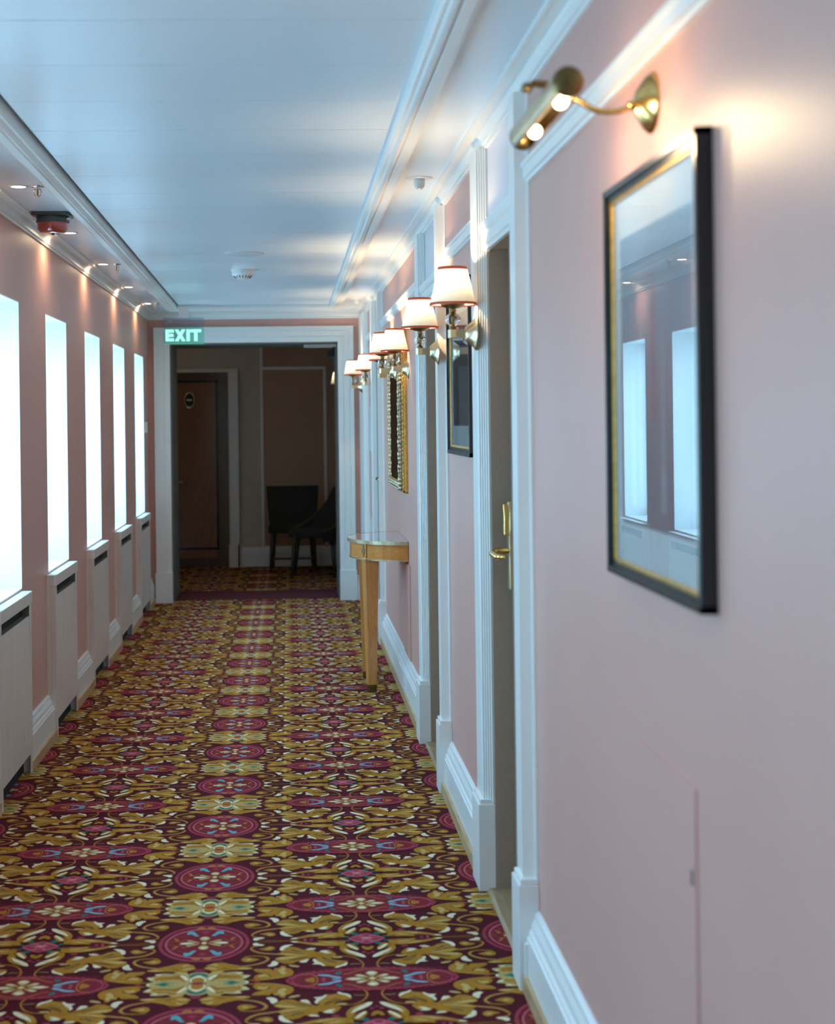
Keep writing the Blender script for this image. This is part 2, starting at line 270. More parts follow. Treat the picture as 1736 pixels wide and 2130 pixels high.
def build_carpet(x0, x1, y0, y1, name, base):
    shapes = cell_shapes(); mb = MB()
    mb.add([(x0, y0, 0), (x1, y0, 0), (x1, y1, 0), (x0, y1, 0), (x0, y0, -.05), (x1, y0, -.05), (x1, y1, -.05), (x0, y1, -.05)],
           [(0, 1, 2, 3), (7, 6, 5, 4), (0, 4, 5, 1), (1, 5, 6, 2), (2, 6, 7, 3), (3, 7, 4, 0)], CM['ground'])
    i0, i1 = math.floor((x0-PX0)/PW)-1, math.ceil((x1-PX0)/PW)+1; j0, j1 = math.floor((y0-PY0)/PH)-1, math.ceil((y1-PY0)/PH)+1
    for i in range(i0, i1):
        for j in range(j0, j1):
            ox, oy = PX0+i*PW, PY0+j*PH
            for sx in (1, -1):
                for sy in (-1, 1):
                    for idx, c, polys in shapes:
                        z = EPS*(idx+1)
                        for p in polys:
                            q = [(ox+sx*a, oy+sy*b) for a, b in p]
                            xs = [a for a, b in q]; ys = [b for a, b in q]
                            if max(xs) < x0 or min(xs) > x1 or max(ys) < y0 or min(ys) > y1: continue
                            if min(xs) < x0 or max(xs) > x1 or min(ys) < y0 or max(ys) > y1:
                                q = [(min(max(a, x0), x1), min(max(b, y0), y1)) for a, b in q]
                            if sx*sy < 0: q = q[::-1]
                            mb.add([(a, b, z) for a, b in q], [tuple(range(len(q)))], CM[c])
    me = bpy.data.meshes.new(name); me.from_pydata(mb.v, [], mb.f)
    for m in mb.mats: me.materials.append(m)
    me.polygons.foreach_set('material_index', mb.m); me.update()
    o = bpy.data.objects.new(name, me); COL.objects.link(o); return struct(o)
build_carpet(-1.3, .80, 1.2, 13.02, 'floor', 0)
fb = MB(); fb.box(-1.3, .80, Y0-.1, 1.2, -.05, 0, CM['gold']); struct(fb.build('floor'))
build_carpet(-2.4, .80, 13.68, 16.1, 'floor', 0)
rb = MB(); rb.box(-1.3, .80, 13.02, 13.68, -.05, .004, RUNNER)
struct(rb.build('floor'))

# ------------------------------------------------------------------ walls
TW = .28
wl = MB()
wl.box(XL-TW, XL, Y0, YE, -.05, WIN_Z0, PINK); wl.box(XL-TW, XL, Y0, YE, WIN_Z1, 2.75, PINK)
prev = Y0
for y in WINS:
    wl.box(XL-TW, XL, prev, y, WIN_Z0, WIN_Z1, PINK); prev = y+WIN_W
wl.box(XL-TW, XL, prev, YE+.65, WIN_Z0, WIN_Z1, PINK)
struct(wl.build('wall_left'))
wr = MB(); prev = Y0
DZ = 2.115
for (a, b) in DOORS:
    wr.box(XR, XR+.2, prev, a, -.05, 2.75, PINK); wr.box(XR, XR+.2, a, b, DZ, 2.75, TRANS); prev = b
wr.box(XR, XR+.2, prev, YE+.75, -.05, 2.75, PINK)
struct(wr.build('wall_right'))
wb = MB(); wb.box(XL-TW, XR+.2, Y0-.2, Y0, -.05, 2.75, PINK); struct(wb.build('wall_back'))
OX0, OX1, OZ = -1.016, .432, 2.235
we = MB()
we.box(XL-.01, OX0, YE, 13.55, 0, 2.75, PINK); we.box(OX1, XR, YE, 13.55, 0, 2.75, PINK); we.box(OX0, OX1, YE, 13.55, OZ, 2.75, PINK)
struct(we.build('wall_end'))
# dark reveal lining of the end opening
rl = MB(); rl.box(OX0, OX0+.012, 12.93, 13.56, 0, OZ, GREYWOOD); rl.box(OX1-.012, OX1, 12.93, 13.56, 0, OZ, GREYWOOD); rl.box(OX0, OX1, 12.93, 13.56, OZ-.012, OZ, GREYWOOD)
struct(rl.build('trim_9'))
# lobby beyond
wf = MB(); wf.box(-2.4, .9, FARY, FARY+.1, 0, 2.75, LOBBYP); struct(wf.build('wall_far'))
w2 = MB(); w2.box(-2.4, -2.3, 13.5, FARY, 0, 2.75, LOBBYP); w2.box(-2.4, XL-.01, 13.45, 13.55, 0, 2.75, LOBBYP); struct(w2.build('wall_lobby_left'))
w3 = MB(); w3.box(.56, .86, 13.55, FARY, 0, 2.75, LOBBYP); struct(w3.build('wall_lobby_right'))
c2 = MB(); c2.box(-2.4, .9, 13.5, FARY+.1, 2.5, 2.6, CEILM); struct(c2.build('ceiling'))

# ------------------------------------------------------------------ ceiling: soffits, recessed boarded centre
def xl_tray(y): return -.842-(y-4.45)*.0079     # the tray edge runs slightly out of parallel
XTR = .352; YT = 12.3; MW = .098
ce = MB()
a, b = Y0, YT
ce.add([(XL-.05, a, ZC), (xl_tray(a)-.03, a, ZC), (xl_tray(b)-.03, b, ZC), (XL-.05, b, ZC), (XL-.05, a, 2.72), (xl_tray(a)-.03, a, 2.72), (xl_tray(b)-.03, b, 2.72), (XL-.05, b, 2.72)],
       [(0, 1, 2, 3), (4, 7, 6, 5), (0, 4, 5, 1), (1, 5, 6, 2), (2, 6, 7, 3), (3, 7, 4, 0)], CEILM)
ce.box(XTR+.03, XR+.05, a, b, ZC, 2.72, CEILM); ce.box(XL-.05, XR+.05, b-.02, YE+.05, ZC, 2.72, CEILM)
ce.box(XL, XR, a, b+.1, 2.60, 2.72, GAPM)
struct(ce.build('ceiling'))
cb = MB(); y = 4.475-.45*16
g = .004
while y < YT-.03:
    y0_, y1_ = max(y, Y0), min(y+.45-g, YT-.03)
    if y1_ > y0_:
        l0, l1 = xl_tray(y0_)+.016, xl_tray(y1_)+.016
        cb.add([(l0, y0_, 2.512), (XTR+.002, y0_, 2.512), (XTR+.002, y1_, 2.512), (l1, y1_, 2.512), (l0, y0_, 2.53), (XTR+.002, y0_, 2.53), (XTR+.002, y1_, 2.53), (l1, y1_, 2.53)],
               [(0, 1, 2, 3), (4, 7, 6, 5), (0, 4, 5, 1), (1, 5, 6, 2), (2, 6, 7, 3), (3, 7, 4, 0)], CEILM)
    y += .45
cb.box(-.95, .35, Y0, YT, 2.5315, 2.55, GAPM)
struct(cb.build('ceiling'))
# moulded frame round the tray
def tray_prof(s):  # offsets outwards from tray edge, heights
    return [(0, 2.53), (0, 2.487), (.008, 2.480), (.018, 2.480), (.022, 2.470), (.030, 2.466), (.040, 2.470), (.044, 2.478), (.050, 2.472), (.075, 2.470), (.088, 2.478), (.094, 2.490), (.098, 2.501), (.098, 2.53)]
t1 = MB(); pr = tray_prof(1); n = len(pr)
v = [(xl_tray(a)-p[0], a, p[1]) for p in pr]+[(xl_tray(b)-p[0], b+p[0], p[1]) for p in pr]
t1.add(v, [(i, (i+1) % n, n+(i+1) % n, n+i) for i in range(n)], WHITE)
struct(t1.build('trim_1'))
t2 = MB(); v = [(XTR+p[0], a, p[1]) for p in pr]+[(XTR+p[0], b+p[0], p[1]) for p in pr]
t2.add(v, [(i, (i+1) % n, n+(i+1) % n, n+i) for i in range(n)], WHITE); struct(t2.build('trim_2'))
t3 = MB(); v = [(xl_tray(b)-p[0], b+p[0], p[1]) for p in pr]+[(XTR+p[0], b+p[0], p[1]) for p in pr]
t3.add(v, [(i, (i+1) % n, n+(i+1) % n, n+i) for i in range(n)], WHITE); struct(t3.build('trim_3'))
# crown mouldings
def crown(s):  # (distance from wall, z)
    p = [(0, 2.438), (.010, 2.438), (.012, 2.446), (.018, 2.450)]
    for i in range(7):
        t = i/6*PI/2; p.append((.018+.040*(1-math.cos(t)), 2.452+.036*math.sin(t)))
    return p+[(.064, 2.490), (.064, 2.502), (0, 2.502)]
t4 = MB(); t4.prism([(XL+p[0], p[1]) for p in crown(1)], 'y', Y0, YE, WHITE); struct(t4.build('trim_4'))
t5 = MB(); t5.prism([(XR-p[0], p[1]) for p in crown(1)], 'y', Y0, YE, WHITE); struct(t5.build('trim_5'))
t6 = MB(); t6.prism([(YE-p[0], p[1]) for p in crown(1)], 'x', XL, XR, WHITE); struct(t6.build('trim_6'))
# baseboards with an oak strip at the foot
def base_prof(): # (out, z)
    return [(0, .0), (.036, .0), (.036, .148), (.031, .152), (.031, .160), (.024, .168), (.022, .182), (.014, .196), (.012, .208), (.005, .214), (0, .216)]
def baseboard(name, side, segs):
    mb = MB(); x = XL if side > 0 else XR
    for (a, b) in segs:
        mb.prism([(x+side*p[0], p[1]) for p in base_prof()], 'y', a, b, WHITE)
        mb.box(x+side*.036, x+side*.048, a, b, 0, .046, OAK)
    return struct(mb.build(name))
segs = []; prev = Y0
for y in WINS[1:]:
    if y > 5: segs.append((prev, y-.07)); prev = y+.65
segs.append((prev, YE)); baseboard('baseboard_left', 1, segs)
segs = []; prev = Y0
for (a, b) in DOORS: segs.append((prev, a-.12)); prev = b+.17
segs.append((prev, 12.15)); baseboard('baseboard_right', -1, segs)
be = MB()
for (a, b) in ((XL+.05, -1.149), (.575, XR)): be.prism([(YE-p[0], p[1]) for p in base_prof()], 'x', a, b, WHITE)
struct(be.build('baseboard_end'))
cb_ = MB(); cb_.box(XR-.045, XR-.036, 3.985, 4.003, .035, .135, WHITE); tag(cb_.build('cable_clip'), 'small white strip fixed upright on the white skirting beside the nearest doorway', 'clip')
# picture rail
rp = [(0, 2.190), (.010, 2.190), (.014, 2.197), (.020, 2.199), (.020, 2.226), (.026, 2.230), (.026, 2.240), (0, 2.240)]
tr = MB(); prev = Y0
for (a, b) in DOORS: tr.prism([(XR-p[0], p[1]) for p in rp], 'y', prev, a-.12, WHITE); prev = b+.17
tr.prism([(XR-p[0], p[1]) for p in rp], 'y', prev, 12.2, WHITE)
struct(tr.build('trim_7'))
# corner pilaster at the end of the right wall
pl = MB(); pl.prism([(XR, 12.15), (XR-.012, 12.15), (XR-.014, 12.17), (XR-.030, 12.175), (XR-.034, 12.19), (XR-.048, 12.20), (XR-.048, YE), (XR, YE)], 'z', 0, 2.44, WHITE)
pl.box(XR-.06, XR, 12.14, YE, 0, .30, WHITE); struct(pl.build('trim_8'))

# ------------------------------------------------------------------ windows
for i, y in enumerate(WINS):
    r = struct(empty('window_%d' % (i+1), (XL, y+WIN_W/2, WIN_Z0)))
    rv = MB(); X1 = -TW+.03; h = WIN_Z1-WIN_Z0; w = WIN_W/2; t = .006
    rv.box(X1, 0, -w, -w+t, 0, h, WHITE); rv.box(X1, 0, w-t, w, 0, h, WHITE); rv.box(X1, 0, -w, w, h-t, h, WHITE); rv.box(X1, .0, -w, w, 0, t, WHITE)
    rv.build('reveal_lining', r)
    fr = MB(); f = .05
    for (a, b, c, d) in ((-w, -w+f, 0, h), (w-f, w, 0, h), (-w, w, 0, f), (-w, w, h-f, h)): fr.box(X1, X1+.05, a, b, c, d, WHITE)
    fr.build('window_frame', r)
    pg = MB(); pg.box(X1+.02, X1+.026, -w+f, w-f, f, h-f, WINGLASS); pg.build('window_pane', r)

# ------------------------------------------------------------------ radiator covers
def make_cover():
    r = empty('radiator_cover', (0, 0, 0)); W = .74; D = .045; S = .045
    b = MB()   # carcass sides and back (local x out from wall, y along wall)
    b.box(0, D-.004, 0, .016, .0, .752, COVERM); b.box(0, D-.004, W-.016, W, .0, .752, COVERM); b.box(0, .006, .01, W-.01, .0, .752, DARKVOID)
    b.box(.0215, .0225, -.0004, 0, .22, .752, OAK)
    b.build('carcass', r)
    for (a, c) in ((0, S), (W-S, W)):
        s = MB(); s.box(D-.006, D, a, c, 0, .752, COVERM); s.build('stile', r, .001)
    p = MB(); p.box(D-.008, D-.003, S+.001, W-S-.001, .085, .700, COVERM); p.build('front_panel', r, .001)
    g_ = MB(); g_.box(.006, .012, S, W-S, .695, .752, DARKVOID); g_.box(.012, D-.003, W-S-.004, W-S, .700, .752, GREYWOOD); g_.box(.012, D-.008, S, W-S, .694, .700, GREYWOOD)
    g_.build('vent_slot', r)
    tp = MB(); tp.prism([(0, -.004), (D-.006, -.004), (D+.006, .010), (D+.006, W-.002), (D-.002, W+.006), (0, W+.006)], 'z', .752, .806, COVERM)
    tp.build('top_board', r, .003)
    return r
cov0 = make_cover(); first = True
cl = ['white radiator cover cut by the left edge, nearest of the row under the windows', 'second white radiator cover from the front, standing under the second window',
      'middle one of the five white radiator covers along the window wall', 'fourth white radiator cover from the front, next to last before the end wall', 'farthest white radiator cover, beside the white casing of the end doorway']
for k in range(5):
    o = cov0 if k == 0 else copy_tree(cov0)
    o.location = (XL, WINS[6+k]-.07, 0); tag(o, cl[k], 'radiator cover', 'white radiator covers under the windows')

# ------------------------------------------------------------------ right-hand doors
def right_door(i, a, b, far_latch=True):
    r = struct(empty('door_%d' % i, (XR, a, 0))); L = lambda x: x-XR
    w = b-a
    # jamb lining and leaf
    j = MB(); j.box(0, .075, 0, .010, 0, DZ, TAUPE); j.box(0, .075, w-.010, w, 0, DZ, TAUPE); j.box(0, .075, 0, w, DZ-.010, DZ, TAUPE); j.build('door_jamb', r)
    lf = MB(); lf.box(.063, .103, .010, w-.010, .012, DZ-.010, TAUPE); lf.build('door_leaf', r)
    th = MB(); th.prism([(-.03, 0), (.08, 0), (.08, .012), (-.02, .012), (-.03, .004)], 'y', 0, w, THRESH); th.build('threshold', r)
    # near casing: plain flank facing the viewer with a bead
    c = MB(); c.prism([(0, -.12), (-.006, -.12), (-.006, -.114), (-.010, -.112), (-.010, -.106), (-.040, -.100), (-.040, -.004), (0, 0)], 'z', .29, 2.44, WHITE)
    c.build('near_casing', r)
    # far casing: reeded flank facing the viewer
    p = [(0, w), (-.004, w-.002)]
    for q in range(5):
        x = -.004-.0068*q; yb = w+.002+.006*q
        p += [(x, yb), (x-.0030, yb-.003), (x-.0052, yb), (x-.0052, yb+.005), (x-.0068, yb+.006)]
    p += [(-.040, w+.034), (-.040, w+.15), (0, w+.165)]
    c = MB(); c.prism(p, 'z', .29, 2.44, WHITE); c.build('far_casing', r)
    for (y0_, y1_) in ((-.128, .002), (w-.002, w+.172)):
        pb = MB(); pb.box(-.056, 0, y0_, y1_, 0, .285, WHITE); pb.box(-.050, 0, y0_+.006, y1_-.006, .285, .300, WHITE); pb.build('plinth_block', r, .002)
    hd = MB(); hd.prism([(0, 2.10), (-.012, 2.10), (-.014, 2.112), (-.020, 2.116), (-.020, 2.150), (-.028, 2.156), (-.034, 2.172), (-.034, 2.182), (-.012, 2.190), (0, 2.192)], 'y', 0, w, WHITE); hd.build('head_casing', r)
    # handle on the far, latch side
    hz = 1.125; hy = w-.085 if far_latch else .12
    hb = MB()
    hb.prism([(hy-.030, 1.0), (hy+.012, 1.0), (hy+.014, 1.14), (hy+.024, 1.19), (hy+.026, 1.25), (hy+.012, 1.283), (hy-.012, 1.283), (hy-.034, 1.25), (hy-.036, 1.19), (hy-.030, 1.14)], 'x', .040, .063, SATINBRASS)
    hb.prism([(hy-.03, 1.175), (hy+.02, 1.175), (hy+.022, 1.24), (hy+.008, 1.276), (hy-.012, 1.276), (hy-.032, 1.24)], 'x', .024, .042, BRASS)
    plate = hb.build('lock_plate', r, .003)
    lv = MB(); lv.tube([(.045, hy-.01, hz), (.0, hy-.01, hz), (-.012, hy-.02, hz-.002), (-.016, hy-.04, hz-.006), (-.008, hy-.09, hz-.012), (.012, hy-.135, hz-.010)], .009, BRASS, rad=[.009, .009, .010, .011, .010, .006]); lv.build('lever_handle', r)
    return r
for i, (a, b) in enumerate(DOORS): right_door(i+1, a, b, i != 3)

# ------------------------------------------------------------------ end doorway casing and far lobby
ec = MB(); F_ = YE
def casing_ring(mb, x0, x1, zt, w, y, mtl, prof):
    # stepped casing on a wall facing -y; prof: list of (inset from outer edge, proud)
    for (d0, d1, pr) in prof:
        for (sx, xin, xo) in ((1, x0, x0-w), (-1, x1, x1+w)):
            mb.box(xo+sx*d0, xo+sx*d1, y-pr, y, 0, zt+w-d1, mtl)
        mb.box(x0-w+d0, x1+w-d0, y-pr, y, zt+w-d1, zt+w-d0, mtl)
casing_ring(ec, OX0, OX1, OZ, .135, F_, WHITE, [(0, .016, .040), (.016, .034, .030), (.034, .040, .022), (.040, .085, .026), (.085, .092, .018), (.092, .135, .022)])
for (a, b) in ((OX0-.142, OX0+.004), (OX1-.004, OX1+.142)): ec.box(a, b, F_-.048, F_, 0, .26, WHITE)
struct(ec.build('trim_10'))
t = empty('door_closer', (.30, 12.96, 2.20)); tag(t, 'grey door closer arm and black box under the head of the end doorway', 'door closer')
m_ = MB(); m_.box(-.16, .12, .0, .05, -.012, .018, GREYPL_L := mat('grey_metal', (.30, .33, .33), .4, .6)); m_.build('closer_arm', t)
m_ = MB(); m_.box(.055, .12, .35, .62, -.075, -.02, BLACKPL); m_.box(.09, .11, .0, .62, -.02, -.005, BLACKPL); m_.build('closer_body', t)

# far door, its casing and the panel mouldings
r = struct(empty('door_6', (-.92, FARY, 0)))
w_ = MB(); w_.box(-.42, .27, -.02, 0, 0, 2.085, DARKDOOR); w_.build('door_frame', r)
w_ = MB(); w_.box(-.42, .14, -.035, -.02, .10, 2.00, DOORW); w_.build('door_leaf', r)
w_ = MB(); w_.box(-.42, .165, -.040, -.034, 1.975, 2.0, BLACKF); w_.box(.14, .165, -.040, -.034, .20, 2.0, BLACKF); w_.box(-.42, .165, -.040, -.034, .19, .215, BLACKF); w_.build('inlay_border', r)
w_ = MB(); w_.lathe([(.001, 0), (.085, 0), (.09, -.004), (.08, -.010), (.06, -.010), (.001, -.010)], SATINBRASS, Matrix.Translation((-.135, -.040, 1.79)) @ Matrix.Rotation(-PI/2, 4, 'X') @ Matrix.Diagonal((.65, 1, -1, 1)), 32)
w_.lathe([(.001, 0), (.072, 0), (.072, -.004), (.001, -.004)], BLACKPL, Matrix.Translation((-.135, -.0495, 1.79)) @ Matrix.Rotation(-PI/2, 4, 'X') @ Matrix.Diagonal((.65, 1, -1, 1)), 32)
w_.box(-.165, -.105, -.0555, -.053, 1.782, 1.80, SATINBRASS)
w_.build('number_plaque', r)
w_ = MB(); w_.tube([(-.25, -.03, .92), (-.25, -.08, .92), (-.21, -.085, .92)], .011, SATINBRASS); w_.build('door_handle', r)
w_ = MB(); w_.box(.28, .385, -.05, 0, 0, 2.085, WHITE); w_.box(.27, .395, -.06, 0, 0, .24, WHITE); w_.box(-.6, .385, -.04, 0, 2.085, 2.12, WHITE); w_.box(.365, .385, -.06, 0, 0, 2.085, WHITE)
w_.build('door_casing', r)
CREAM = mat('cream_lobby_paint', (.55, .47, .38), .5)
p_ = MB(); p_.box(-1.45, -.53, FARY-.012, FARY, 2.12, 2.5, CREAM); p_.box(-.53, -.29, FARY-.012, FARY, .2, 2.5, CREAM); struct(p_.build('trim_11'))
p_ = MB(); p_.box(-.30, -.272, FARY-.02, FARY, .2, 2.5, WHITE); p_.box(-.272, .405, FARY-.02, FARY, 2.105, 2.135, WHITE); p_.box(.375, .405, FARY-.02, FARY, .2, 2.105, WHITE); struct(p_.build('trim_12'))
bf = MB(); bf.prism([(FARY-p[0], p[1]) for p in base_prof()], 'x', -.52, .56, WHITE); struct(bf.build('baseboard_far'))

# ------------------------------------------------------------------ wall sconces
LIGHTS = []
def make_sconce():
    r = empty('wall_sconce', (0, 0, 0))      # origin at wall contact, -x points into the corridor
    b = MB(); rot = Matrix.Rotation(-PI/2, 4, 'Y')     # local z -> -x
    b.lathe([(.056, 0), (.056, .003), (.050, .006), (.038, .016), (.028, .028), (.022, .036), (.012, .038), (.001, .038)], SATINBRASS, rot @ Matrix.Diagonal((1, .9, 1, 1)), 32)
    b.build('back_plate', r)
    a = MB()   # flat strap arm with a rounded front
    a.prism([(-.034, -.008), (-.068, -.012), (-.086, -.012), (-.094, 0), (-.086, .012), (-.068, .012), (-.034, .008)], 'z', -.014, .014, SATINBRASS)
    a.ball((-.037, 0, 0), .008, BRASS); a.build('arm', r, .0015)
    c = MB(); X = Matrix.Translation((-.076, 0, 0))
    c.lathe([(.001, .012), (.010, .012), (.013, .018), (.008, .024), (.005, .028), (.005, .066), (.010, .070), (.012, .078), (.009, .082), (.030, .088), (.040, .094), (.042, .097), (.030, .097), (.001, .096)], AGEDBRASS, X, 24)
    c.build('stem', r)
    g_ = MB(); g_.ball((-.076, 0, .047), .026, PANEG, 14, 9, (1, 1, .86), smooth=False); g_.build('crystal_ball', r)
    s = MB(); n = 96; prof = [(.0745, .098), (.0465, .218)]
    for (dr, sgn) in ((0, 1),):
        s.lathe([(.0745, .098), (.067, .13), (.0595, .162), (.053, .19), (.0465, .218)], SHADE, X, n, False, ripple=(.016, 0))
    sh = s.build('lamp_shade', r)
    for (ra, rb_, z0, z1) in ((.0778, .0764, .0935, .1025), (.0492, .0480, .2105, .2205)):
        q = MB(); q.lathe([(ra, z0), (rb_, z1), (rb_-.0015, z1), (ra-.0015, z0), (ra, z0)], REDTRIM, X, 48, False); q.build('red_trim', sh)
    bl = MB(); bl.ball((-.076, 0, .158), .013, BULB, 14, 8, (1, 1, 1.4)); bl.lathe([(.008, .098), (.008, .142)], WHITEPL, X, 12); bl.build('bulb', r)
    return r
sc = make_sconce()
sp = [(XR-.040, 4.90), (XR-.040, 6.135), (XR, 8.17), (XR-.046, 8.50), (XR, 9.42), (XR, 11.25), (XR-.048, 12.35)]
sl = ['nearest pleated cream wall lamp with red trim, on the casing past the nearest door', 'second pleated cream wall lamp from the front, on the casing before the second door',
      'third pleated wall lamp, glowing white, mounted just before the gilt mirror', 'wall lamp almost hidden behind the third one, over the gilt mirror',
      'fifth pleated wall lamp from the front, just past the gilt mirror', 'sixth pleated wall lamp, bright, second to last before the end doorway', 'farthest corridor wall lamp, beside the corner of the end doorway']
for k, (x, y) in enumerate(sp):
    o = sc if k == 0 else copy_tree(sc)
    o.location = (x, y, 1.832); tag(o, sl[k], 'wall lamp', 'pleated wall lamps on the right wall'); LIGHTS.append((x-.076, y, 1.832+.185))
o = copy_tree(sc); o.location = (.555, 14.2, 1.80); tag(o, 'lit wall lamp in the dark lobby, cut off by the right doorway casing', 'wall lamp', 'pleated wall lamps on the right wall'); del o['group']
LIGHTS.append((.555-.076, 14.2, 1.80+.185))
def point(name, loc, e, col, rad, parent=None):
    l = bpy.data.lights.new(name, 'POINT'); l.energy = e; l.color = col; l.shadow_soft_size = rad
    ob = bpy.data.objects.new(name, l); COL.objects.link(ob); ob.location = loc; return ob
WARM = (1.0, .71, .40)
for k, p in enumerate(LIGHTS): point('sconce_light', p, [7.5, 7.5, 12, 6, 8.5, 12, 7.5, 5][k], WARM, .012)

# ------------------------------------------------------------------ pictures and mirror
def print_mat(name, kind):
    m, nt, b = new_mat(name)
    tc = nt.nodes.new('ShaderNodeTexCoord'); sx = nt.nodes.new('ShaderNodeSeparateXYZ'); nt.links.new(tc.outputs['Object'], sx.inputs[0])
    n = nt.nodes.new('ShaderNodeTexNoise'); n.inputs['Scale'].default_value = 9; n.inputs['Detail'].default_value = 5; nt.links.new(tc.outputs['Object'], n.inputs['Vector'])
    ad = nt.nodes.new('ShaderNodeMath'); ad.operation = 'MULTIPLY_ADD'; ad.inputs[1].default_value = .22
    sb = nt.nodes.new('ShaderNodeMath'); sb.operation = 'ADD'; nt.links.new(n.outputs['Fac'], ad.inputs[0]); nt.links.new(sx.outputs['Z'], ad.inputs[2])
    r = nt.nodes.new('ShaderNodeValToRGB'); nt.links.new(ad.outputs[0], r.inputs['Fac'])
    E_ = r.color_ramp.elements
    if kind == 0: cols = [(0.0, (.20, .17, .19)), (.30, (.22, .18, .21)), (.48, (.30, .24, .26)), (.62, (.22, .30, .38)), (.85, (.25, .38, .48))]
    else: cols = [(0.0, (.05, .06, .08)), (.35, (.04, .05, .07)), (.6, (.07, .09, .12)), (.9, (.12, .15, .18))]
    E_[0].position, E_[0].color = cols[0][0], (*cols[0][1], 1); E_[1].position, E_[1].color = cols[-1][0], (*cols[-1][1], 1)
    for p, c in cols[1:-1]: e = E_.new(p); e.color = (*c, 1)
    nt.links.new(r.outputs['Color'], b.inputs['Base Color']); b.inputs['Roughness'].default_value = .6
    return m
PANEGL = sheet_glass('picture_glass', (1, 1, 1), 1.7)
def framed(name, y0, y1, z0, z1, kind, fw=.03, mw=.075, dep=.028):
    r = empty(name, (XR, (y0+y1)/2, z0)); w = (y1-y0)/2; h = z1-z0; D = dep
    f = MB()
    def ring(a, b, x0, x1, m):
        f.box(-x1, -x0, -w+a, -w+b, a, h-a, m); f.box(-x1, -x0, w-b, w-a, a, h-a, m); f.box(-x1, -x0, -w+a, w-a, a, b, m); f.box(-x1, -x0, -w+a, w-a, h-b, h-a, m)
    ring(0, fw*.45, 0, D, BLACKF); ring(fw*.45, fw*.75, 0, D-.006, BLACKF); ring(fw*.75, fw, 0, D-.010, GOLD)
    f.build('picture_frame', r, .0012)
    b = MB(); b.box(-.012, -.004, -w+fw*.9, w-fw*.9, fw*.9, h-fw*.9, MATB); b.build('mount_board', r)
    q = MB(); q.box(-.0125, -.0120, -w+fw+mw*.7, w-fw-mw*.7, fw+mw, h-fw-mw, print_mat(name+'_print', kind))
    if kind == 0:
        pale = mat('pale_tower_wash', (.38, .36, .40), .6, var=.15, vscale=30); redd = mat('red_spire_wash', (.36, .14, .17), .6, var=.15, vscale=30)
        for (yy, zz, ww) in ((.10, .50, .020), (.16, .44, .016), (-.06, .47, .015)):
            q.prism([(yy-ww, .14), (yy+ww, .14), (yy+ww*.8, zz-.07), (yy, zz), (yy-ww*.8, zz-.07)], 'x', -.0128, -.0125, pale)
        q.prism([(-.005, .30), (.015, .30), (.013, .5), (.005, .60), (-.003, .5)], 'x', -.0129, -.0125, redd)
    else:
        dk = mat('dark_street_wash', (.03, .035, .045), .6, var=.3, vscale=20)
        q.prism([(-.2, .12), (.2, .12), (.2, .35), (.05, .42), (-.02, .30), (-.2, .40)], 'x', -.0128, -.0125, dk)
    q.build('print', r)
    g_ = MB(); g_.box(-.0155, -.0145, -w+fw*.9, w-fw*.9, fw*.9, h-fw*.9, PANEGL); g_.build('glass', r)
    return r
tag(framed('framed_picture', 2.285, 2.965, 1.242, 2.0, 0), 'large framed picture under the brass picture light, its glass reflecting the windows', 'picture')
tag(framed('framed_picture', 5.22, 5.95, 1.415, 2.06, 1, .035), 'dark narrow-looking framed picture between the first two doors, behind the nearest wall lamp', 'picture')
# gilt mirror
r = empty('gilt_mirror', (XR, 8.735, 1.14)); w, h = .44, .93; D = .052
f = MB()
for (a, b, x1, m) in ((0, .008, .018, GOLD), (.004, .016, .030, GOLD), (.016, .062, .044, SILVERGOLD), (.062, .070, .047, GOLD)):
    f.box(-x1, -.0, -w+a, -w+b, a, h-a, m); f.box(-x1, 0, w-b, w-a, a, h-a, m); f.box(-x1, 0, -w+a, w-a, a, b, m); f.box(-x1, 0, -w+a, w-a, h-b, h-a, m)
f.build('frame', r, .002)
cv = MB()
def carve(y, z, vert, k):
    rr = .013+.005*((k*7) % 3)/2
    cv.ball((-.046, y, z), rr, SILVERGOLD, 8, 6, (.55, .7 if vert else 1.1, 1.1 if vert else .7))
k = 0
zz = .03
while zz < h-.02:
    for yy in (-w+.040+.010*math.sin(k*1.9), w-.046+.010*math.sin(k*2.3)): carve(yy, zz, True, k)
    cv.ball((-.037, -w+.014+.003*math.sin(k*2.7), zz), .011+.003*math.sin(k*1.3), SILVERGOLD, 8, 6, (1.1, .8, .9)); cv.ball((-.037, w-.014, zz), .011, SILVERGOLD, 8, 6, (1.1, .8, .9))
    cv.ball((-.022, -w+.004, zz+.008), .006, GOLD, 6, 5); cv.ball((-.026, -w+.006, zz-.004), .005, SILVERGOLD, 6, 5)
    cv.ball((-.046, -w+.020, zz), .007, SILVERGOLD, 6, 5); cv.ball((-.046, w-.020, zz), .007, SILVERGOLD, 6, 5)
    cv.ball((-.046, -w+.070, zz+.01), .005, GOLD, 6, 5); cv.ball((-.046, w-.070, zz+.01), .005, GOLD, 6, 5)
    zz += .0235; k += 1
yy = -w+.06
while yy < w-.05:
    for z_ in (.046, h-.046): carve(yy, z_+.008*math.sin(k*2.1), False, k)
    cv.ball((-.046, yy, .020), .007, SILVERGOLD, 6, 5); cv.ball((-.046, yy, h-.020), .007, SILVERGOLD, 6, 5)
    yy += .0235; k += 1
cv.build('carved_leaf_ornament', r)
g_ = MB(); g_.box(-.0455, -.030, -w+.069, w-.069, .069, h-.069, MIRRORM); g_.build('mirror_glass', r)
tag(r, 'gilt mirror in a wide carved frame hanging over the half-round table', 'mirror')

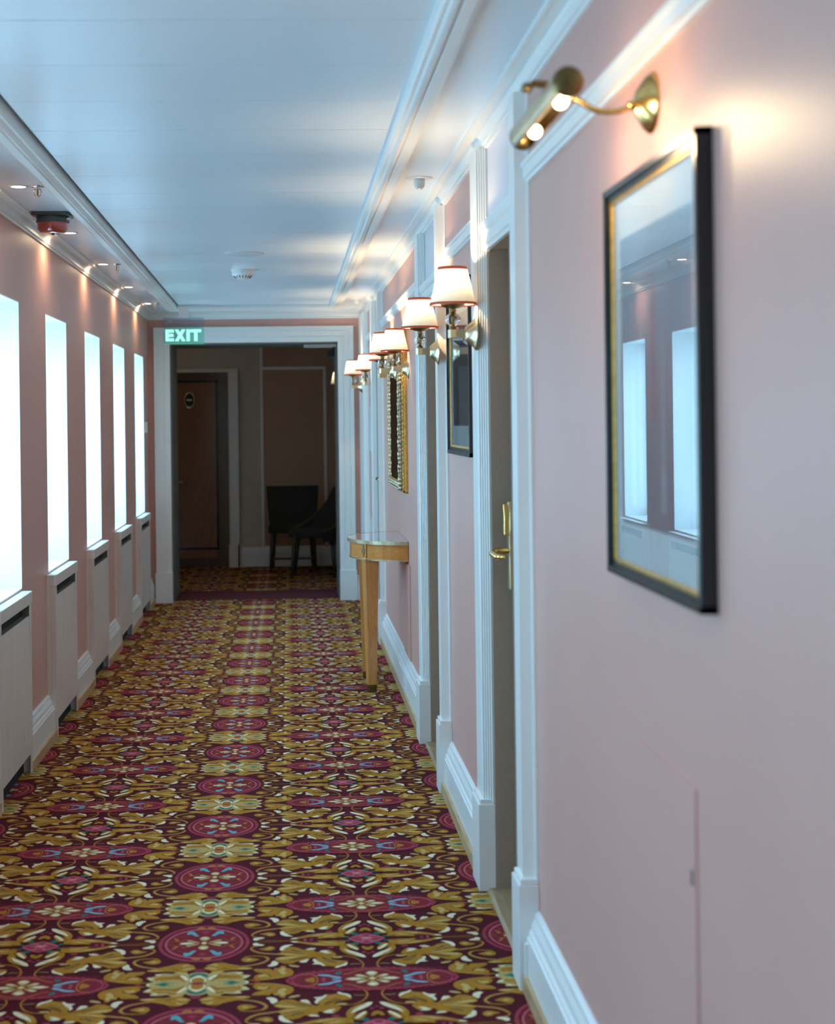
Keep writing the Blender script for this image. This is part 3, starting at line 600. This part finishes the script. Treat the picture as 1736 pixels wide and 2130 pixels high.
# ------------------------------------------------------------------ picture light
r = empty('picture_light', (XR, 2.66, 2.115)); x0 = .477-XR
b = MB(); rot = Matrix.Rotation(-PI/2, 4, 'Y')
b.lathe([(.054, 0), (.054, .005), (.050, .008), (.046, .014), (.030, .024), (.022, .030), (.010, .034), (.001, .034)], BRASS, rot, 48, ripple=(.025, 0)); b.build('back_plate', r)
a = MB()
pts = []
for i in range(15):
    t = i/14; pts.append((-.030-(.16)*t, 0, -.004+ (-.012*math.sin(PI*min(1, t*1.6)) if t < .6 else 0) + (.042*((t-.45)/.55)**1.5 if t > .45 else 0)))
a.tube(pts, .0055, BRASS); a.ball((-.036, 0, -.004), .009, BRASS, sc=(1.3, 1, 1))
a.tube([(-.19, 0, .034), (-.215, 0, .036), (-.228, 0, .026)], .007, AGEDBRASS); a.ball((-.228, 0, .028), .010, AGEDBRASS); a.build('arm', r)
tb = MB(); R0 = .026; ya, yb = -.165, .31
n = 24; v = []; f = []
for yy in (ya, yb):
    for i in range(n+1):
        t = math.radians(-58+ (180+116)*i/n); v.append((x0+R0*math.cos(t), yy, R0*math.sin(t)))
for i in range(n): f.append((i, i+1, n+2+i, n+1+i))
tb.add(v, f, SATINBRASS, True)
v2 = [(x0+(R0-.0015)*math.cos(math.radians(-58+296*i/n)), yy, (R0-.0015)*math.sin(math.radians(-58+296*i/n))) for yy in (ya, yb) for i in range(n+1)]
tb.add(v2, f, AGEDBRASS, True)
tb.build('tube_shade', r)
for yy, s in ((ya, -1), (yb, 1)):
    cc = MB(); cc.lathe([(.001, 0), (R0+.001, 0), (R0+.001, .006), (R0-.004, .010), (.001, .011)], AGEDBRASS, Matrix.Translation((x0, yy, 0)) @ Matrix.Rotation(PI/2*(1 if s < 0 else -1), 4, 'X'), 28); cc.build('end_cap', r)
for yy in (-.10, .17):
    bb = MB(); bb.ball((x0, yy, -.018), .0125, BULB, 16, 10, (1, 1.9, 1)); bb.build('bulb', r)
tag(r, 'brass picture light with fluted back plate and two glowing bulbs above the large picture', 'picture light')
for yy in (-.10, .17): point('picture_bulb_light', (XR+x0, 2.66+yy, 2.115-.045), 2.6, (1.0, .74, .44), .02)

# ------------------------------------------------------------------ console table
r = empty('console_table', (XR-.003, 8.715, 0)); HW = .405; DP = .322
def half(ex, n=40): return [(-(DP+ex)*math.sin(PI*i/n), -(HW+ex)*math.cos(PI*i/n)) for i in range(n+1)]
t = MB(); t.prism(half(0), 'z', .850, .868, TOPM); t.build('table_top', r)
t = MB()
o1, i1 = half(.003), half(-.004); n = len(o1)
for (z0, z1, oo, ii) in ((.849, .869, half(.003), half(0)), (.756, .766, half(-.008), half(-.020))):
    v = [(*p, z) for z in (z0, z1) for p in oo]+[(*p, z) for z in (z0, z1) for p in ii]
    f = []
    for i in range(n-1): f += [(i, i+1, n+i+1, n+i), (2*n+i, 3*n+i, 3*n+i+1, 2*n+i+1), (i, 2*n+i, 2*n+i+1, i+1), (n+i, n+i+1, 3*n+i+1, 3*n+i)]
    t.add(v, f, SATINBRASS, False)
t.build('brass_edging', r)
t = MB(); t.prism(half(-.012), 'z', .764, .850, CHERRY)
t.build('apron', r)
t = MB()
for s in (-1, 1):
    t = MB(); a0 = math.acos(s*.62)
    for da in (-.085*s,):
        a_ = a0+da; px, py = -(DP-.0115)*math.sin(a_), -(HW-.0115)*math.cos(a_)
        t.box(px-.0022, px+.0022, py-.0022, py+.0022, .765, .850, DARKINLAY)
    px, py = -(DP-.0110)*math.sin(a0), -(HW-.0110)*math.cos(a0); tx = Vector((-(DP)*math.cos(a0), (HW)*math.sin(a0))).normalized()
    nn = Vector((tx.y, -tx.x)); 
    if nn.x > 0: nn = -nn
    P = Vector((px, py)); vs = []
    for off in (-.001, .0016):
        for (u_, z_) in ((-.017, .808), (0, .775), (.017, .808), (0, .842)):
            q = P+tx*u_+nn*off; vs.append((q.x, q.y, z_))
    t.add(vs, [(0, 1, 2, 3), (4, 7, 6, 5), (0, 4, 5, 1), (1, 5, 6, 2), (2, 6, 7, 3), (3, 7, 4, 0)], GREYINLAY)
    t.build('diamond_inlay', r)
for s in (-1, 1):
    l = MB(); cx, cy = -.205, s*.232
    def sq(r_, z, ang=math.radians(-14), cx=cx, cy=cy): return [(cx+r_*math.cos(ang*s+PI/4+PI/2*i), cy+r_*math.sin(ang*s+PI/4+PI/2*i), z) for i in range(4)]
    def fr(l, ra, za, rb_, zb, m): l.add(sq(ra, za)+sq(rb_, zb), [(0, 1, 5, 4), (1, 2, 6, 5), (2, 3, 7, 6), (3, 0, 4, 7), (3, 2, 1, 0), (4, 5, 6, 7)], m)
    fr(l, .060, .748, .060, .765, LEGWOOD); fr(l, .034, .045, .056, .748, LEGWOOD); leg = l.build('leg', r, .002)
    l = MB(); fr(l, .032, .004, .0345, .045, AGEDBRASS); l.build('brass_foot', leg)
tag(r, 'half-round honey wood console table with brass edging and grey polished top', 'table')

# ------------------------------------------------------------------ wall odds and ends
m_ = MB(); m_.box(XR-.007, XR, 8.20, 8.62, .216, .742, PINK); m_.box(XR-.044, XR-.03, 8.20, 8.62, .05, .15, WHITE); tag(m_.build('cable_cover'), 'low pink boxed panel rising from the skirting under the half-round table', 'cable cover')
m_ = MB(); m_.box(XR-.004, XR, 2.42, 2.80, .30, .938, PINK); m_.box(XR-.007, XR-.004, 2.435, 2.445, .775, .80, mat('grey_latch', (.25, .2, .2), .4)); tag(m_.build('access_panel'), 'flush pink access panel low on the near right wall, below the large picture', 'access panel')
m_ = MB(); m_.box(XR-.022, XR, 11.45, 11.75, 1.31, 1.66, WHITEPL); tag(m_.build('notice_board'), 'tall white board on the far right wall, beside the sixth wall lamp', 'board')
m_ = MB(); m_.box(XR-.03, XR, 11.45, 11.7, .45, .78, WHITEPL); tag(m_.build('wall_box'), 'white wall box low on the far right wall behind the console table', 'box')
m_ = MB(); m_.box(XL, XL+.02, 12.52, 12.60, 1.47, 1.56, WHITEPL); tag(m_.build('thermostat'), 'small white thermostat on the left wall after the last window', 'thermostat')

# ------------------------------------------------------------------ ceiling devices
def downlight():
    r = empty('downlight', (0, 0, 0))
    m_ = MB(); m_.lathe([(.040, 0), (.040, -.003), (.030, -.004), (.030, 0)], WHITE, None, 32, False); m_.build('trim_ring', r)
    m_ = MB(); m_.lathe([(.001, -.0025), (.029, -.0025)], DOWNL, None, 24, False); m_.build('lens', r); return r
dl = downlight(); ys = [4.50, 5.98, 7.44, 8.91, 10.42, 11.87]
names = ['', 'round recessed downlight nearest to us, before the red fire beacon', 'second visible recessed downlight, just behind the red fire beacon', 'third visible recessed downlight, beside the second sprinkler head',
         'fourth visible recessed downlight, without a sprinkler beside it', 'last recessed downlight, beside the farthest sprinkler head']
xs = [-1.055, -1.063, -1.071, -1.09, -1.10, -1.105]
names[0] = 'recessed downlight above the left edge of the view'
for k in range(1, 6):
    o = dl if k == 1 else copy_tree(dl)
    o.location = (xs[k], ys[k], ZC); tag(o, names[k], 'ceiling light', 'recessed downlights over the window wall')
for k in range(-3, 6):
    y = ys[k] if k >= 0 else 4.5+1.47*k; x = xs[max(k, 0)]
    l = bpy.data.lights.new('downlight_beam', 'SPOT'); l.energy = 7; l.color = (1.0, .74, .44); l.spot_size = math.radians(176); l.spot_blend = .9; l.shadow_soft_size = .02
    ob = bpy.data.objects.new('downlight_beam', l); COL.objects.link(ob); ob.location = (x-.02, y, ZC-.012); ob.rotation_euler = (0, math.radians(-12)*-1, 0)
def sprinkler():
    r = empty('sprinkler', (0, 0, 0))
    m_ = MB(); m_.lathe([(.031, 0), (.031, -.002), (.020, -.007), (.012, -.008), (.001, -.008)], CHROME, None, 24, False); m_.build('escutcheon', r)
    m_ = MB(); m_.lathe([(.009, -.007), (.010, -.014)], CHROME, None, 16)
    for s in (-1, 1): m_.tube([(s*.009, 0, -.012), (s*.014, 0, -.022), (s*.013, 0, -.034), (s*.005, 0, -.042)], .0025, CHROME, 8)
    m_.ball((0, 0, -.043), .005, CHROME); m_.lathe([(.015, -.046), (.015, -.048)], CHROME, None, 16); m_.build('frame', r)
    m_ = MB(); m_.lathe([(.003, -.014), (.004, -.026), (.003, -.038)], mat('amber_bulb', (.5, .22, .03), .1), None, 10); m_.build('glass_bulb', r); return r
s0 = sprinkler()
for k, (x, y, lb) in enumerate(((-.987, 5.98, 'nearest chrome sprinkler head, before the red fire beacon'), (-1.012, 8.92, 'second chrome sprinkler head, halfway along the left ceiling strip'), (-1.037, 11.88, 'farthest sprinkler head, beside the last downlight'))):
    o = s0 if k == 0 else copy_tree(s0)
    o.location = (x, y, ZC); tag(o, lb, 'sprinkler', 'sprinkler heads in the left ceiling strip')
r = empty('fire_beacon', (-1.050, 6.76, ZC))
m_ = MB(); m_.prism([(-.082, -.075), (.070, -.075), (.098, -.02), (.082, .075), (-.082, .075)], 'z', -.016, 0, GREYPL)
m_.lathe([(.072, -.016), (.074, -.022), (.074, -.042), (.071, -.044), (.001, -.044)], GREYPL, None, 32)
for s in (-1, 1): m_.box(s*.074-.008, s*.074+.008, -.03, -.012, -.034, -.024, CHROME)
m_.build('base', r)
m_ = MB(); m_.lathe([(.069, -.044), (.070, -.056), (.067, -.072), (.056, -.086), (.040, -.090), (.001, -.091)], REDLENS, None, 36); m_.build('red_lens', r)
m_ = MB(); m_.lathe([(.010, -.088), (.006, -.097), (.001, -.098)], GREYPL, None, 12); m_.build('centre_stud', r)
tag(r, 'red fire alarm beacon on a dark grey base under the left ceiling strip', 'fire alarm')
m_ = MB(); m_.lathe([(.112, 2.512), (.112, 2.507), (.105, 2.505), (.001, 2.505)], mat('white_speaker_grille', (.55, .57, .57), .6, bump=.5, bscale=900), Matrix.Translation((-.241, 8.52, 0)), 48); tag(m_.build('ceiling_speaker'), 'flat round grey speaker grille set in the middle of the ceiling', 'ceiling speaker')
r = empty('smoke_detector', (-.277, 9.44, 2.512))
m_ = MB(); m_.lathe([(.075, 0), (.075, -.008), (.068, -.016), (.070, -.022), (.067, -.036), (.001, -.036)], WHITEPL, None, 36); m_.build('base', r)
m_ = MB(); m_.lathe([(.060, -.036), (.040, -.056), (.022, -.062), (.001, -.062)], WHITEPL, None, 36)
for i in range(16):
    a_ = 2*PI*i/16; m_.box(.0, .0005, 0, .0005, -.05, -.0495, GREYPL)
    c_, s_ = math.cos(a_), math.sin(a_); m_.tube([(.057*c_, .057*s_, -.0395), (.043*c_, .043*s_, -.0535)], .0028, GREYPL, 6)
m_.build('sensing_chamber', r); tag(r, 'white smoke detector on the ceiling just behind the round speaker', 'smoke detector')
def pir():
    r = empty('motion_sensor', (0, 0, 0))
    m_ = MB(); m_.lathe([(.054, 0), (.053, -.003), (.040, -.006), (.024, -.007), (.001, -.007)], WHITEPL, None, 36); m_.build('base', r)
    m_ = MB(); m_.lathe([(.022, -.006), (.022, -.026), (.018, -.038), (.009, -.045), (.001, -.046)], mat('frosted_lens', (.62, .62, .58), .25), None, 28); m_.build('dome', r); return r
p0 = pir(); p0.location = (.525, 5.84, ZC); tag(p0, 'white motion sensor dome on the right ceiling strip, nearer of the two', 'motion sensor', 'motion sensors on the right ceiling strip')
p1 = copy_tree(p0); p1.location = (.545, 11.6, ZC); tag(p1, 'small far motion sensor on the right ceiling strip near the end doorway', 'motion sensor', 'motion sensors on the right ceiling strip')
m_ = MB(); m_.lathe([(.125, ZC), (.128, ZC-.010), (.120, ZC-.012), (.118, ZC-.004), (.001, ZC-.004)], WHITE, Matrix.Translation((-.262, 12.62, 0)), 40)
m_.lathe([(.131, ZC-.001), (.131, ZC-.009), (.129, ZC-.009), (.129, ZC-.001)], BLACKPL, Matrix.Translation((-.262, 12.62, 0)), 40, False); tag(m_.build('air_vent'), 'flat round ceiling air vent with a dark rim above the end doorway', 'air vent')

# ------------------------------------------------------------------ exit sign
r = empty('exit_sign', (-.845, 12.2, 2.195))
ACR = sheet_glass('green_tinted_acrylic', (.66, .97, .90), 1.45); ACR2 = sheet_glass('clear_acrylic', (.80, .88, .98), 1.45)
m_ = MB(); m_.box(-.165, .165, 0, .008, 0, .135, ACR); m_.box(-.165, .165, 0, .008, .135, .205, ACR2); m_.build('acrylic_panel', r)
GLOW = emis('lit_green_letters', (.33, 1.0, .80), 1.5); GL2 = emis('lit_green_edge', (.16, .75, .52), .6)
lt = MB(); Y_ = -.004; h = .095; z = .020
def bar(x0, x1, z0, z1): lt.box(x0, x1, Y_, -.001, z+z0, z+z1, GLOW)
x = -.148; bar(x, x+.026, 0, h); bar(x, x+.068, 0, .024); bar(x, x+.064, .036, .060); bar(x, x+.068, .071, h)
x = -.074
lt.prism([(x, z), (x+.030, z), (x+.044, z+.028), (x+.058, z), (x+.089, z), (x+.060, z+.048), (x+.087, z+h), (x+.057, z+h), (x+.044, z+.070), (x+.031, z+h), (x+.001, z+h), (x+.029, z+.048)], 'y', Y_, -.001, GLOW)
x = .022; bar(x, x+.027, 0, h); x = .054; bar(x+.030, x+.057, 0, .074); bar(x, x+.088, .072, h); lt.build('lettering', r)
m_ = MB(); m_.box(-.166, .166, -.003, .010, -.004, .002, GL2); m_.build('lit_edge', r)
m_ = MB(); m_.box(-.04, .04, .0, .012, .205, .297, WHITEPL); m_.box(-.16, .16, -.002, .012, .200, .212, ACR2); m_.box(-.06, .06, -.012, .024, .297, .305, WHITEPL); m_.build('hanging_bracket', r)
tag(r, 'glowing green EXIT sign hanging on clear acrylic before the end doorway', 'exit sign')

# ------------------------------------------------------------------ chairs in the lobby
def chair_legs(r, pts, top, m):
    for (x, y, tx, ty) in pts:
        l = MB(); l.tube([(tx, ty, top), (x, y, 0)], .02, m, 8, rad=[.023, .014]); l.build('leg', r)
r = empty('side_chair', (.03, 15.52, 0), 0)
b = MB(); b.prism([(-.255, -.20), (.255, -.20), (.245, .22), (-.245, .22)], 'z', .40, .485, CHAIRF); b.build('seat', r, .015)
b = MB(); v = []
for z_, hw, yy in ((.42, .235, -.19), (.65, .255, -.225), (.89, .268, -.25)):
    for (xx, dy) in ((-hw, 0), (-hw*.6, -.02), (0, -.03), (hw*.6, -.02), (hw, 0), (hw, .055), (0, .03), (-hw, .055)): v.append((xx, yy+dy, z_))
f = []
for k in range(2):
    for i in range(8): f.append((k*8+i, k*8+(i+1) % 8, (k+1)*8+(i+1) % 8, (k+1)*8+i))
f += [tuple(range(7, -1, -1)), tuple(16+i for i in range(8))]
b.add(v, f, CHAIRF); b.build('backrest', r, .012)
chair_legs(r, [(-.235, -.23, -.21, -.17), (.235, -.23, .21, -.17), (-.21, .2, -.19, .18), (.21, .2, .19, .18)], .42, CHAIRL)
b = MB(); b.box(-.21, .21, -.212, -.19, .13, .15, CHAIRL); b.build('stretcher', r)
tag(r, 'black square-backed chair against the far lobby wall, seen from behind', 'chair')
r = empty('tub_chair', (.245, 14.86, 0), 0)
b = MB(); b.lathe([(.001, .40), (.25, .40), (.27, .43), (.26, .47), (.001, .485)], CHAIRF, None, 28); b.build('seat', r)
b = MB(); v = []; f = []; n = 20
for i in range(n+1):
    a_ = math.radians(-75+210*i/n)    # wraps round the right-hand side
    t = 1-abs(i/n-.5)*2; top = .47+.42*min(1, t*1.1)**1.7
    for (rr, z_) in ((.29, .36), (.31, top), (.255, top), (.25, .42)): v.append((rr*math.cos(a_), rr*math.sin(a_), z_))
for i in range(n):
    for k in range(4): f.append((i*4+k, i*4+(k+1) % 4, (i+1)*4+(k+1) % 4, (i+1)*4+k))
f += [(0, 1, 2, 3), (n*4+3, n*4+2, n*4+1, n*4)]
b.add(v, f, CHAIRF); b.build('curved_back', r)
b = MB(); pts = []
for i in range(n+1):
    a_ = math.radians(-75+210*i/n); t = 1-abs(i/n-.5)*2; top = .47+.42*min(1, t*1.1)**1.7; pts.append((.30*math.cos(a_), .30*math.sin(a_), top))
b.tube(pts, .014, CHAIRG, 8); b.build('piping', r)
chair_legs(r, [(-.235, -.20, -.20, -.17), (.19, -.20, .17, -.16), (-.2, .2, -.16, .16), (.2, .2, .18, .16)], .42, CHAIRL)
tag(r, 'dark tub chair with sloping curved arm, partly hidden by the right doorway casing', 'chair')

# ------------------------------------------------------------------ daylight
W = bpy.data.worlds.new('overcast_sky'); scn.world = W; W.use_nodes = True; nt = W.node_tree
bg = nt.nodes['Background']
tc = nt.nodes.new('ShaderNodeTexCoord'); sx = nt.nodes.new('ShaderNodeSeparateXYZ'); nt.links.new(tc.outputs['Generated'], sx.inputs[0])
rp_ = nt.nodes.new('ShaderNodeValToRGB'); nt.links.new(sx.outputs['Z'], rp_.inputs['Fac'])
rp_.color_ramp.elements[0].position = 0; rp_.color_ramp.elements[0].color = (.24, .50, .70, 1)
rp_.color_ramp.elements[1].position = .5; rp_.color_ramp.elements[1].color = (.30, .67, 1.0, 1)
nt.links.new(rp_.outputs['Color'], bg.inputs['Color']); bg.inputs['Strength'].default_value = 14.5
for y in WINS:
    l = bpy.data.lights.new('window_portal', 'AREA'); l.shape = 'RECTANGLE'; l.size = WIN_W; l.size_y = WIN_Z1-WIN_Z0; l.cycles.is_portal = True
    ob = bpy.data.objects.new('window_portal', l); COL.objects.link(ob); ob.location = (XL-TW-.02, y+WIN_W/2, (WIN_Z0+WIN_Z1)/2)
    ob.rotation_euler = (PI/2, 0, -PI/2)
point('lobby_lamp', (-1.9, 14.7, 2.2), 1.6, (1.0, .68, .34), .06)

# ------------------------------------------------------------------ camera
F = 3100.; RHO = .0125; PSI = .039; CX = 600+F*math.tan(PSI); CY = 875.; H = 1.55
cr, sr, cp, sp_ = math.cos(RHO), math.sin(RHO), math.cos(PSI), math.sin(PSI)
right = Vector((cp*cr, -sp_*cr, -sr)); down = Vector((-cp*sr, sp_*sr, -cr)); fwd = Vector((sp_, cp, 0))
M3 = Matrix((right, -down, -fwd)).transposed()
cam = bpy.data.cameras.new('camera'); co = bpy.data.objects.new('camera', cam); COL.objects.link(co)
co.matrix_world = Matrix.Translation((0, 0, H)) @ M3.to_4x4()
cam.sensor_fit = 'VERTICAL'; cam.sensor_height = 36; cam.lens = F/2130*36
cam.shift_x = (868-CX)/2130; cam.shift_y = (CY-1065)/2130
cam.clip_start = .05; cam.clip_end = 100
cam.dof.use_dof = True; cam.dof.focus_distance = 6.8; cam.dof.aperture_fstop = 3.2
scn.camera = co
scn.view_settings.view_transform = 'Standard'; scn.view_settings.look = 'None'; scn.view_settings.gamma = 1; scn.view_settings.use_curve_mapping = False
scn.view_settings.exposure = 0.0
scn.cycles.max_bounces = 10; scn.cycles.diffuse_bounces = 6; scn.cycles.glossy_bounces = 4; scn.cycles.transmission_bounces = 8; scn.cycles.transparent_max_bounces = 8
scn.cycles.sample_clamp_indirect = 6
scn.cycles.caustics_reflective = False; scn.cycles.caustics_refractive = False
